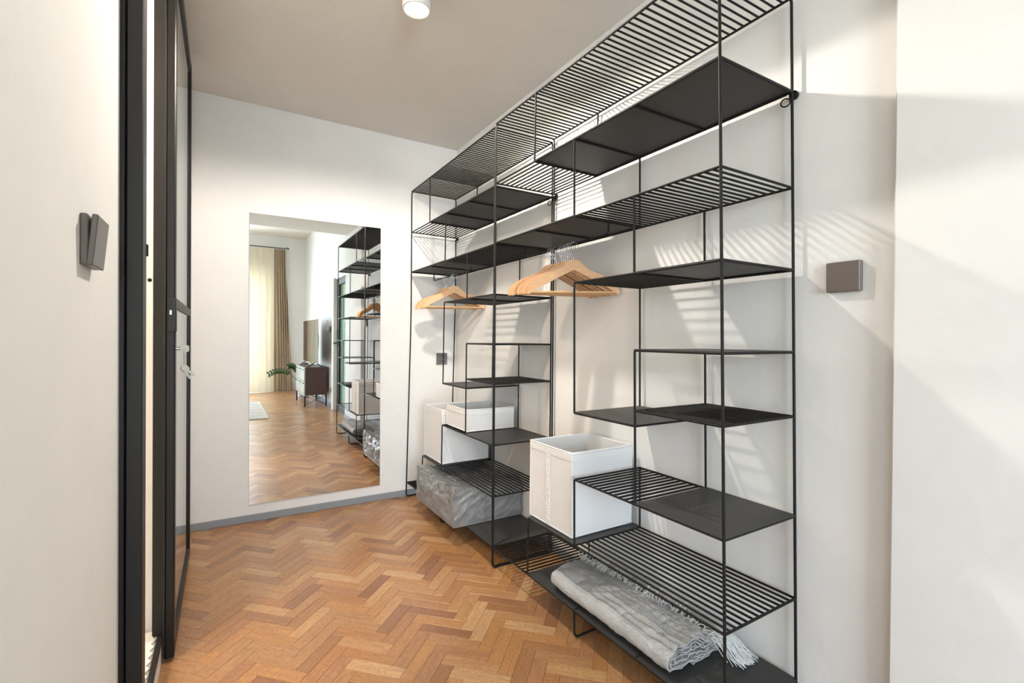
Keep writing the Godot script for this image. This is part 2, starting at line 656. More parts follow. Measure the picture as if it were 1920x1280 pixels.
func bathroom() -> void:
	var w: Material = M.wall
	slab("wall_bathroom", W(-1.75, 0, 2.13), W(-0.38, 2.75, 2.27), w)
	slab("wall_bathroom", W(-1.75, 0, 0.30), W(-0.38, 2.75, 0.45), w)
	slab("wall_bathroom", W(-1.90, 0, 0.30), W(-1.75, 2.75, 2.27), w)
	slab("ceiling", W(-1.90, 2.59, 0.30), W(-0.38, 2.75, 2.27), M.ceiling)
	var fl := slab("floor_bathroom", W(-1.75, -0.1, 0.45), W(-0.198, 0.084, 2.13), M.grout)
	# hexagonal floor tiles by the doorway
	var r := 0.0245
	var hx := MB.new()
	var prof := PackedVector2Array([Vector2(0.0, 0.006), Vector2(r - 0.002, 0.006), Vector2(r - 0.0005, 0.0045), Vector2(r - 0.0005, 0.0)])
	hx.lathe(prof, Vector3.ZERO, Basis(), 6)
	var mesh := hx.mesh()
	var others := []
	for j in range(0, 40):
		for k in range(0, 40):
			var x := -0.222 - k * r * 1.5
			var d := 2.105 - j * r * sqrt(3.0) - (r * sqrt(3.0) * 0.5 if k % 2 == 1 else 0.0)
			if d < 0.5 or x < -1.7:
				continue
			if d > 1.2 and k < 9:
				var o := inst("hexagonal_tile", mesh, M.tile, fl)
				o.position = W(x, 0.084, d)
			else:
				others.append(W(x, 0.084, d))
	var mm := MultiMesh.new()
	mm.transform_format = MultiMesh.TRANSFORM_3D
	mm.mesh = mesh
	mm.instance_count = others.size()
	for k in others.size():
		mm.set_instance_transform(k, Transform3D(Basis(), others[k]))
	var mi := MultiMeshInstance3D.new()
	mi.name = "far_hexagonal_tiles"
	mi.multimesh = mm
	mi.material_override = M.tile
	mi.set_meta("kind", "stuff")
	fl.add_child(mi, true)
	var riser := MB.new()
	riser.span(W(-0.198, 0, 1.468), W(-0.183, 0.074, 2.09), 0.001)
	struct("trim_2", riser, M.white)
	# an unseen ceiling globe, placed to light the bathroom wall in the doorway
	var g := MB.new()
	var pr := PackedVector2Array()
	for k in 13:
		var a := PI * k / 12.0
		pr.append(Vector2(0.09 * sin(a), -0.09 * cos(a)))
	g.lathe(pr, Vector3.ZERO)
	var t := thing("unseen_bathroom_lamp", W(-0.9, 2.48, 1.3), "unseen globe lamp on the bathroom ceiling, placed to light the doorway gap", "lamp")
	obj("globe", g, M.glow, t)
	var rose := MB.new()
	rose.lathe(PackedVector2Array([Vector2(0, 0.08), Vector2(0.05, 0.08), Vector2(0.05, 0.11), Vector2(0, 0.11)]), Vector3.ZERO)
	obj("ceiling_rose", rose, M.white, t)
	var l := OmniLight3D.new()
	l.name = "unseen_bathroom_light"
	l.light_color = Color(1.0, 0.93, 0.85)
	l.light_energy = 4.2
	l.light_size = 0.09
	l.omni_range = 8.0
	l.omni_attenuation = 2.0
	l.shadow_enabled = true
	l.position = Vector3.ZERO
	t.add_child(l)

func glazed_door() -> void:
	var d := Node3D.new()
	d.name = "door_1"
	d.set_meta("kind", "structure")
	d.set_meta("label", "black metal glazed door standing open beside the bathroom doorway")
	add_child(d)
	var casing := MB.new()
	casing.span(W(-0.25, 0, 1.402), W(-0.1955, 2.55, 1.462), 0.0015)
	obj("door_casing", casing, M.frame_dark, d)
	var j1 := MB.new()
	j1.span(W(-0.1935, 0, 1.408), W(-0.1625, 2.55, 1.468), 0.002)
	obj("door_jamb", j1, M.frame, d)
	var j2 := MB.new()
	j2.span(W(-0.2125, 0.086, 2.088), W(-0.1790, 2.55, 2.14), 0.0015)
	obj("door_jamb", j2, M.frame, d)
	var head := MB.new()
	head.span(W(-0.2125, 2.50, 1.468), W(-0.1790, 2.55, 2.088), 0.0015)
	obj("door_head", head, M.frame, d)
	var sill := MB.new()
	sill.span(W(-0.197, 0.074, 1.462), W(-0.181, 0.092, 2.088), 0.0015)
	obj("threshold", sill, M.frame, d)
	var st := MB.new()
	st.lathe(PackedVector2Array([Vector2(0, 0.008), Vector2(0.006, 0.007), Vector2(0.007, 0.0)]), W(-0.222, 1.345, 2.088), Basis(Vector3(1, 0, 0), PI / 2), 12)
	obj("stud", st, M.frame_dark, d)
	var kp := MB.new()
	kp.span(W(-0.166, 1.345, 1.466), W(-0.159, 1.375, 1.474), 0.002)
	obj("strike_latch", kp, M.frame_dark, d)
	# the leaf: frame of stiles and rails, two panes, lock
	var x0 := -0.1735
	var x1 := -0.1455
	var a := 2.052
	var b := 2.995
	var top := 2.545
	var leaf := Node3D.new()
	leaf.name = "door_leaf"
	d.add_child(leaf)
	for q in [[a, a + 0.052], [b - 0.052, b]]:
		var s := MB.new()
		s.span(W(x0, 0.012, q[0]), W(x1, top, q[1]), 0.004)
		obj("stile", s, M.frame_dark, leaf)
	for q in [[0.012, 0.064], [1.252, 1.290], [top - 0.052, top]]:
		var s := MB.new()
		s.span(W(x0 + 0.002, q[0], a + 0.05), W(x1 - 0.001, q[1], b - 0.05), 0.003)
		obj("rail", s, M.frame, leaf)
	for q in [[0.062, 1.254], [1.288, top - 0.05]]:
		var s := MB.new()
		s.span(W(x0 + 0.014, q[0], a + 0.046), W(x0 + 0.020, q[1], b - 0.046))
		obj("pane", s, M.glass, leaf)
	var gk := MB.new()
	gk.span(W(x0 - 0.0045, 0.02, a - 0.0025), W(x0 + 0.001, top - 0.01, a + 0.010), 0.001)
	obj("gasket", gk, M.rubber, leaf)
	var lp := MB.new()
	lp.span(W(x0 + 0.006, 1.165, a - 0.003), W(x1 + 0.003, 1.285, a + 0.03), 0.002)
	obj("lock_case", lp, M.frame_dark, leaf)
	var lt := MB.new()
	lt.span(W(x0 + 0.012, 1.225, a - 0.005), W(x0 + 0.018, 1.240, a - 0.002))
	obj("latch", lt, M.steel, leaf)
	# keys in the lock
	var ky := thing("key_bunch", W(x1, 1.105, a + 0.03), "steel keys hanging from the lock of the open black door", "keys")
	var cy := MB.new()
	cy.tube(PackedVector3Array([Vector3(0, 0, 0), Vector3(0.012, 0, 0)]), 0.006, 10)
	obj("cylinder", cy, M.steel, ky)
	for q in [[Vector3(0.020, 0, 0), 0.0, "key"], [Vector3(0.022, -0.068, 0.004), 0.5, "key"], [Vector3(0.024, -0.066, 0.010), 0.8, "key"]]:
		var k := MB.new()
		var tr := Transform3D(Basis(Vector3(0, 1, 0), 0.35) * Basis(Vector3(0, 0, 1), q[1]), q[0])
		var shape := PackedVector2Array([Vector2(-0.008, -0.012), Vector2(-0.002, -0.014), Vector2(0.016, -0.012), Vector2(0.020, -0.007), Vector2(0.020, 0.007), Vector2(0.016, 0.012), Vector2(-0.002, 0.013), Vector2(-0.008, 0.011)])
		if q[1] > 0.0:
			shape = PackedVector2Array([Vector2(-0.011, 0.0), Vector2(-0.010, -0.016), Vector2(-0.004, -0.019), Vector2(-0.004, -0.045), Vector2(0.0, -0.048), Vector2(0.004, -0.044), Vector2(0.004, -0.019), Vector2(0.010, -0.016), Vector2(0.011, 0.0), Vector2(0.006, 0.007), Vector2(-0.006, 0.007)])
		k.extrude(shape, 0.0025, tr, 0.0)
		obj("key", k, M.steel, ky)
	var ring := MB.new()
	var rp := PackedVector3Array()
	for k in 20:
		var an := TAU * k / 20.0
		rp.append(Vector3(0.025 + 0.003 * cos(an), -0.034 + 0.031 * sin(an), 0.012 * cos(an)))
	ring.tube(rp, 0.0011, 5, true)
	obj("key_ring", ring, M.steel, ky)

func ceiling_lamp() -> void:
	var t := thing("ceiling_lamp", W(0.677, 2.50, 1.903), "round white surface-mounted spotlight glowing on the ceiling", "lamp")
	var b := MB.new()
	b.lathe(PackedVector2Array([Vector2(0.050, 0.002), Vector2(0.053, 0.0), Vector2(0.057, 0.0), Vector2(0.058, 0.004), Vector2(0.058, 0.09), Vector2(0.0, 0.09)]), Vector3.ZERO, Basis(), 40)
	obj("lamp_body", b, M.lamp_body, t)
	var g := MB.new()
	g.lathe(PackedVector2Array([Vector2(0.0, -0.004), Vector2(0.03, -0.003), Vector2(0.050, 0.003)]), Vector3.ZERO, Basis(), 32)
	obj("diffuser", g, M.glow, t)
	var l := SpotLight3D.new()
	l.name = "lamp_light"
	l.light_color = Color(1.0, 0.965, 0.92)
	l.light_energy = 4.6
	l.light_size = 0.04
	l.spot_angle = 85.0
	l.spot_angle_attenuation = 0.3
	l.spot_range = 10.0
	l.spot_attenuation = 2.0
	l.shadow_enabled = true
	l.position = Vector3(0, -0.05, 0)
	l.rotation.x = -PI / 2
	t.add_child(l)

# ---------------------------------------------------------------- shelf units
func bend(tab: Array, y: float) -> Vector2:
	# tab: rows of [height, X, D] from high to low
	if y >= tab[0][0]:
		return Vector2(tab[0][1], tab[0][2])
	for k in tab.size() - 1:
		if y >= tab[k + 1][0]:
			var t: float = (tab[k][0] - y) / (tab[k][0] - tab[k + 1][0])
			return Vector2(tab[k][1], tab[k][2]).lerp(Vector2(tab[k + 1][1], tab[k + 1][2]), t)
	return Vector2(tab[-1][1], tab[-1][2])

func prism(c: Array, thick: float) -> MB:
	# a thin steel sheet over four corners, its edges chamfered
	var b := MB.new()
	var mid: Vector3 = (c[0] + c[1] + c[2] + c[3]) * 0.25
	var dn := Vector3(0, -thick, 0)
	b.quad(c[0], c[1], c[2], c[3], Vector3.UP)
	b.quad(c[0] + dn, c[1] + dn, c[2] + dn, c[3] + dn, Vector3.DOWN)
	for k in 4:
		var p: Vector3 = c[k]
		var q: Vector3 = c[(k + 1) % 4]
		var nn := (q - p).cross(Vector3.UP).normalized()
		if nn.dot((p + q) * 0.5 - mid) < 0.0:
			nn = -nn
		b.quad(p, q, q + dn, p + dn, nn)
	return b

func shelf_unit(F: Dictionary, R: Dictionary, Y: Array, label: String) -> Node3D:
	var at := W(1.334, 0, bend(F.C, 0.0).y)
	var root := thing("shelf_unit", at, label, "shelf", "black wire shelf units along the right wall")
	var P := func(col: String, rear: bool, y: float) -> Vector3:
		var q := bend((R if rear else F)[col], y)
		return W(q.x, y, q.y) - at
	var y1: float = Y[0]
	# the two end frames: one bent rod each, up the front, over the foot, up the rear
	for col in ["L", "R"]:
		var pts := PackedVector3Array()
		pts.append(P.call(col, true, y1))
		pts.append(P.call(col, false, y1))
		for k in range(1, 10):
			pts.append(P.call(col, false, Y[k]))
		pts.append(P.call(col, false, 0.0045))
		pts.append(P.call(col, true, 0.0045))
		for k in range(9, 0, -1):
			pts.append(P.call(col, true, Y[k]))
		var b := MB.new()
		b.tube(rounded(pts, 0.02, 5, true), 0.0043, 10, true)
		obj("end_frame", b, M.black, root)
	# short posts between shelves
	for q in [["A", 0, 1], ["A", 8, 9], ["B", 1, 2], ["B", 3, 6], ["B", 7, 8], ["C", 2, 3], ["C", 4, 7]]:
		for rear in [false, true]:
			var pts := PackedVector3Array()
			for k in range(q[1], q[2] + 1):
				pts.append(P.call(q[0], rear, Y[k]))
			var b := MB.new()
			b.tube(pts, 0.0040, 8)
			obj("post", b, M.black, root)
	# middle foot under the lowest shelf
	var ft := MB.new()
	ft.tube(rounded(PackedVector3Array([P.call("B", false, Y[9]), P.call("B", false, 0.0045), P.call("B", true, 0.0045), P.call("B", true, Y[9])]), 0.022, 5), 0.0043, 8)
	obj("foot", ft, M.black, root)
	# shelf rims
	var rims := [[0, "L", "R"], [1, "L", "R"], [2, "L", "R"], [3, "B", "R"], [4, "C", "R"], [5, "C", "R"], [6, "B", "C"], [7, "B", "R"], [8, "A", "R"], [9, "L", "R"]]
	var order := ["L", "A", "B", "C", "R"]
	for q in rims:
		var y: float = Y[q[0]]
		var i0 := order.find(q[1])
		var i1 := order.find(q[2])
		var pts := PackedVector3Array()
		for k in range(i0, i1 + 1):
			pts.append(P.call(order[k], false, y))
		for k in range(i1, i0 - 1, -1):
			pts.append(P.call(order[k], true, y))
		var b := MB.new()
		b.tube(rounded(pts, 0.005, 3, true), 0.0040, 8, true)
		obj("shelf_rim", b, M.black, root)
	# cross rods where a shelf changes from slats to sheet or sheets meet
	for q in [[0, "L"], [1, "A"], [1, "B"], [1, "C"], [2, "A"], [2, "B"], [3, "C"], [7, "C"], [8, "B"], [9, "A"], [9, "B"], [9, "C"]]:
		if q[0] == 0:
			continue
		var y: float = Y[q[0]]
		var b := MB.new()
		b.tube(PackedVector3Array([P.call(q[1], false, y), P.call(q[1], true, y)]), 0.0040, 8)
		obj("cross_rod", b, M.black, root)
	# steel sheets
	for q in [[1, "A", "B"], [1, "B", "C"], [1, "C", "R"], [2, "L", "A"], [2, "A", "B"], [3, "C", "R"], [4, "C", "R"], [6, "B", "C"], [7, "C", "R"], [8, "A", "B"], [9, "A", "B"], [9, "B", "C"], [9, "C", "R"]]:
		var y: float = Y[q[0]]
		var up := Vector3(0, 0.0050, 0)
		var a: Vector3 = P.call(q[1], false, y) + up
		var b2: Vector3 = P.call(q[2], false, y) + up
		var c: Vector3 = P.call(q[2], true, y) + up
		var d: Vector3 = P.call(q[1], true, y) + up
		var l := (b2 - a).normalized() * 0.0030
		var w := (d - a).normalized() * 0.0030
		obj("panel", prism([a - l - w, b2 + l - w, c + l + w, d - l + w], 0.0015), M.sheet, root)
	# slats running from front to rear
	for q in [[0, "L", "A", 12], [0, "A", "B", 12], [0, "B", "C", 12], [0, "C", "R", 12], [2, "B", "C", 12], [2, "C", "R", 12], [7, "B", "C", 12], [9, "L", "A", 12]]:
		var y: float = Y[q[0]]
		var first := 0 if (q[0] == 0 or q[0] == 2) and q[1] != "L" and not (q[0] == 2 and q[1] == "B") else 1
		for k in range(first, q[3]):
			var t: float = float(k) / q[3]
			var b := MB.new()
			b.tube(PackedVector3Array([P.call(q[1], false, y).lerp(P.call(q[2], false, y), t), P.call(q[1], true, y).lerp(P.call(q[2], true, y), t)]), 0.0036, 6)
			obj("slat", b, M.black, root)
	# slats running lengthwise
	for q in [[1, "L", "A"], [3, "B", "C"], [5, "C", "R"], [8, "B", "R"]]:
		var y: float = Y[q[0]]
		for k in range(1, 13):
			var t := k / 13.0
			var b := MB.new()
			b.tube(PackedVector3Array([P.call(q[1], false, y).lerp(P.call(q[1], true, y), t), P.call(q[2], false, y).lerp(P.call(q[2], true, y), t)]), 0.0036, 6)
			obj("slat", b, M.black, root)
	# hanging rail
	var ry := 1.576
	var e1: Vector3 = (P.call("L", false, Y[2]) + P.call("L", true, Y[2])) * 0.5
	var e2: Vector3 = (P.call("B", false, Y[2]) + P.call("B", true, Y[2])) * 0.5
	var rail := MB.new()
	rail.tube(rounded(PackedVector3Array([e1, Vector3(e1.x, ry, e1.z), Vector3(e2.x, ry, e2.z), e2]), 0.018, 5), 0.0040, 8)
	obj("hanging_rail", rail, M.black, root)
	# wall brackets with a ring below the second shelf
	for q in [["L", -1.0], ["R", 1.0]]:
		var p: Vector3 = P.call(q[0], true, Y[1])
		var b := MB.new()
		b.lathe(PackedVector2Array([Vector2(0.0, 0.0), Vector2(0.007, 0.0), Vector2(0.011, 0.004), Vector2(0.013, 0.012), Vector2(0.013, 0.0)]), p + Vector3(0.0045, -0.006, 0), Basis(Vector3(0, 0, 1), -PI / 2), 16)
		var br := obj("wall_bracket", b, M.black, root)
		var rg := MB.new()
		var rp := PackedVector3Array()
		for k in 18:
			var an := TAU * k / 18.0
			rp.append(p + Vector3(-0.004, -0.026, -0.018 * q[1]) + Vector3(0.004 * cos(an), 0.0125 * sin(an), 0.0125 * cos(an)))
		rg.tube(rp, 0.0022, 6, true)
		obj("ring", rg, M.black, br)
		var sc := MB.new()
		sc.lathe(PackedVector2Array([Vector2(0, 0.003), Vector2(0.003, 0.0025), Vector2(0.0035, 0.0)]), p + Vector3(-0.005, -0.009, -0.010 * q[1]), Basis(Vector3(0, 0, 1), PI / 2), 10)
		obj("screw_cap", sc, M.white, br)
	return root

func shelves() -> void:
	var xf := 1.158
	var xr := 1.510
	var near_f := {
		"L": [[2.3, xf, 2.083], [0.0, xf, 2.084]], "A": [[2.3, xf, 1.731], [0.0, xf, 1.770]], "B": [[2.3, xf, 1.4675], [0.0, xf, 1.4365]],
		"C": [[2.3, xf, 1.157], [0.0, xf, 1.116]], "R": [[2.3, xf, 0.838], [0.0, xf, 0.790]]}
	var near_r := {
		"L": [[2.3, xr, 2.076], [0.0, xr, 2.078]], "A": [[2.3, xr, 1.729], [0.0, xr, 1.770]], "B": [[2.3, xr, 1.466], [0.0, xr, 1.438]],
		"C": [[2.3, xr, 1.152], [0.0, xr, 1.112]], "R": [[2.3, xr, 0.834], [0.0, xr, 0.794]]}
	var far_f := {
		"L": [[1.28, xf, 3.327], [0.0, 1.136, 3.347]], "A": [[1.62, xf, 2.972], [0.0, 1.149, 3.082]], "B": [[2.3, xf, 2.697], [0.0, xf, 2.760]],
		"C": [[2.3, xf, 2.396], [0.0, xf, 2.417]], "R": [[2.3, xf, 2.0935], [0.0, xf, 2.0935]]}
	var far_r := {
		"L": [[1.41, xr, 3.338], [0.0, 1.487, 3.359]], "A": [[2.2, xr, 2.983], [0.0, 1.503, 3.086]], "B": [[2.3, xr, 2.715], [0.0, xr, 2.767]],
		"C": [[2.3, xr, 2.412], [0.0, xr, 2.426]], "R": [[2.3, xr, 2.092], [0.0, xr, 2.096]]}
	shelf_unit(far_f, far_r, [2.204, 1.910, 1.622, 1.370, 1.120, 0.922, 0.870, 0.613, 0.355, 0.104], "far black wire shelf unit beside the mirror, holding a grey bag and two white boxes")
	shelf_unit(near_f, near_r, [2.217, 1.922, 1.624, 1.368, 1.114, 0.916, 0.865, 0.609, 0.357, 0.106], "near black wire shelf unit holding one tall white box and a folded grey throw")

# ---------------------------------------------------------------- mirror, switches
func mirror() -> void:
	var t := thing("wall_mirror", W(0.54, 0.108, DF), "tall frameless mirror on the white end wall, reflecting the living room", "mirror")
	var o: Vector3 = t.position
	var d := DF - 0.0065
	var c := [W(0.139, 0.107, d) - o, W(0.949, 0.107, d) - o, W(0.945, 1.919, d) - o, W(0.135, 1.915, d) - o]
	var g := MB.new()
	g.quad(c[0], c[1], c[2], c[3], Vector3(0, 0, 1))
	obj("mirror_glass", g, M.mirror, t)
	var e := MB.new()
	var mid: Vector3 = (c[0] + c[2]) * 0.5
	for k in 4:
		var p: Vector3 = c[k]
		var q: Vector3 = c[(k + 1) % 4]
		var out := ((p + q) * 0.5 - mid).normalized()
		var po := p + (p - mid).sign() * 0.002 - Vector3(0, 0, 0.002)
		var qo := q + (q - mid).sign() * 0.002 - Vector3(0, 0, 0.002)
		e.quad(p, q, qo, po, (out + Vector3(0, 0, 1)).normalized())
		e.quad(po, qo, qo - Vector3(0, 0, 0.0045), po - Vector3(0, 0, 0.0045), out)
	obj("bevelled_edge", e, M.mirror_edge, t)

func wall_switch(at: Vector3, out: Vector3, tilt: float, label: String, size := 0.086) -> void:
	# a square plate with one wide rocker, tilted as it is set; local z points out of the wall
	var t := thing("light_switch", at, label, "light switch", "square brown rocker switches")
	t.basis = Basis.looking_at(-out, Vector3.UP)
	var p := MB.new()
	p.box(Vector3(0, 0, 0.0055), Vector3(size, size, 0.011), 0.002)
	obj("switch_plate", p, M.switch, t)
	var r := MB.new()
	r.box(Vector3(0, 0, 0.0165), Vector3(size, size, 0.009), 0.0015, Basis(Vector3(1, 0, 0), tilt))
	obj("rocker", r, M.switch, t)

func wall_fittings() -> void:
	wall_switch(W(XL, 1.311, 1.092), Vector3(1, 0, 0), 0.09, "square brown light switch on the left wall before the black door frame")
	wall_switch(W(XR, 1.334, 0.680), Vector3(-1, 0, 0), 0.03, "square brown light switch on the right wall beyond the end of the near shelf unit")
	var t := thing("power_outlet", W(1.4145, 0.994, DF), "square grey power outlet on the white corner wall behind the far shelf unit", "power outlet")
	var p := MB.new()
	p.box(Vector3(0, 0, 0.0045), Vector3(0.086, 0.088, 0.009), 0.002)
	obj("outlet_plate", p, M.outlet, t)
	var s := MB.new()
	s.lathe(PackedVector2Array([Vector2(0.024, 0.0), Vector2(0.024, 0.0015), Vector2(0.0215, 0.0025), Vector2(0.020, -0.004), Vector2(0.0, -0.006)]), Vector3(0, 0, 0.0088), Basis(Vector3(1, 0, 0), PI / 2), 28)
	var so := obj("socket", s, M.outlet, t)
	for k in [-1.0, 1.0]:
		var h := MB.new()
		h.lathe(PackedVector2Array([Vector2(0.0, 0.0), Vector2(0.003, 0.0), Vector2(0.003, -0.004)]), Vector3(k * 0.0095, 0, 0.0094), Basis(Vector3(1, 0, 0), PI / 2), 12)
		obj("pin_hole", h, M.hole, so)
		var c := MB.new()
		c.box(Vector3(0, k * 0.019, 0.0098), Vector3(0.008, 0.006, 0.003), 0.001)
		obj("earth_clip", c, M.hole, so)
	for k in 4:
		var a := PI / 4 + k * PI / 2
		var n := MB.new()
		n.box(Vector3(cos(a) * 0.0215, sin(a) * 0.0215, 0.0105), Vector3(0.012, 0.003, 0.002), 0.0008, Basis(Vector3(0, 0, 1), a + PI / 2))
		obj("socket_rim", n, M.hole, so)

# ---------------------------------------------------------------- boxes and bag
func wave(p: Vector3, s: float) -> Vector3:
	return Vector3(noise.get_noise_3dv(p * s), noise.get_noise_3dv(p * s + Vector3(31, 7, 3)), noise.get_noise_3dv(p * s + Vector3(5, 57, 19)))

# a closed cloth box whose faces are moved by a function of place
func soft_box(lo: Vector3, hi: Vector3, step: float, move: Callable) -> MB:
	var b := MB.new()
	var s := hi - lo
	for ax in 3:
		var a1 := (ax + 1) % 3
		var a2 := (ax + 2) % 3
		var n1 := maxi(2, int(ceil(s[a1] / step)) + 1)
		var n2 := maxi(2, int(ceil(s[a2] / step)) + 1)
		for side in 2:
			var pts := PackedVector3Array()
			for j in n2:
				for k in n1:
					var p := lo
					p[ax] = hi[ax] if side == 1 else lo[ax]
					p[a1] = lerpf(lo[a1], hi[a1], float(k) / (n1 - 1))
					p[a2] = lerpf(lo[a2], hi[a2], float(j) / (n2 - 1))
					pts.append(move.call(p))
			b.sheet(pts, n1, n2, 1.0 if side == 1 else -1.0, Vector2(s[a1], s[a2]) * 6.0)
	return b

func open_box(lo: Vector3, hi: Vector3, label: String, strap := false) -> void:
	# lo, hi in plan coordinates (X, Y, D)
	var at := W((lo.x + hi.x) * 0.5, lo.y, (lo.z + hi.z) * 0.5)
	var t := thing("storage_box", at, label, "storage box", "white fabric storage boxes on the shelves")
	var s := hi - lo
	var th := 0.006
	var hx := s.x * 0.5
	var hz := s.z * 0.5
	var sd := at * 3.0
	var mv := func(p: Vector3) -> Vector3:
		var belly := sin(PI * clampf(p.y / s.y, 0, 1))
		var e := wave(p + sd, 7.0) * 0.0025 * (0.3 + belly)
		return p + Vector3(e.x, e.y * 0.4, e.z)
	for q in [[Vector3(-hx, 0.003, -hz), Vector3(-hx + th, s.y, hz)], [Vector3(hx - th, 0.003, -hz), Vector3(hx, s.y, hz)], [Vector3(-hx + th, 0.003, -hz), Vector3(hx - th, s.y, -hz + th)], [Vector3(-hx + th, 0.003, hz - th), Vector3(hx - th, s.y, hz)]]:
		obj("side_panel", soft_box(q[0], q[1], 0.03, mv), M.white_cloth, t)
	var bp := MB.new()
	bp.box(Vector3(0, 0.006, 0), Vector3(s.x - 0.004, 0.008, s.z - 0.004), 0.002)
	obj("base_panel", bp, M.white_cloth, t)
	# bound edges: rim, foot and four corners
	for y in [0.006, s.y - 0.001]:
		var b := MB.new()
		var pts := PackedVector3Array()
		for k in [[-1, -1], [1, -1], [1, 1], [-1, 1]]:
			pts.append(Vector3(k[0] * (hx - 0.002), y, k[1] * (hz - 0.002)))
		var pp := PackedVector3Array()
		for k in 4:
			for j in 6:
				pp.append(mv.call(pts[k].lerp(pts[(k + 1) % 4], j / 6.0)))
		b.tube(pp, 0.0042, 6, true)
		obj("bound_edge", b, M.white_hem, t)
	for k in [[-1, -1], [1, -1], [1, 1], [-1, 1]]:
		var pp := PackedVector3Array()
		for j in 8:
			pp.append(mv.call(Vector3(k[0] * (hx - 0.002), lerpf(0.006, s.y - 0.001, j / 7.0), k[1] * (hz - 0.002))))
		var b := MB.new()
		b.tube(pp, 0.0038, 6)
		obj("bound_edge", b, M.white_hem, t)
	# stitched hem band under the rim
	for sg in [-1.0, 1.0]:
		var h1 := MB.new()
		h1.box(Vector3(sg * (hx + 0.0006), s.y - 0.018, 0), Vector3(0.0022, 0.026, s.z - 0.008), 0.0009)
		obj("hem", h1, M.white_hem, t)
		var h2 := MB.new()
		h2.box(Vector3(0, s.y - 0.018, sg * (hz + 0.0006)), Vector3(s.x - 0.008, 0.026, 0.0022), 0.0009)
		obj("hem", h2, M.white_hem, t)
	if strap:
		var b := MB.new()
		b.box(Vector3(-hx - 0.0022, s.y * 0.47, -0.010), Vector3(0.003, s.y * 0.86, 0.030), 0.001)
		var k := 0
		var y := 0.035
		while y < s.y * 0.86:
			b.box(Vector3(-hx - 0.0038, y, -0.010), Vector3(0.0024, 0.005, 0.022), 0.001, Basis(Vector3(1, 0, 0), 0.5 if k % 2 == 0 else -0.35))
			y += 0.0135
			k += 1
		var o := obj("pull_strap", b, M.white_hem, t)
		o.set_meta("label", "white ribbed pull strap down the front")

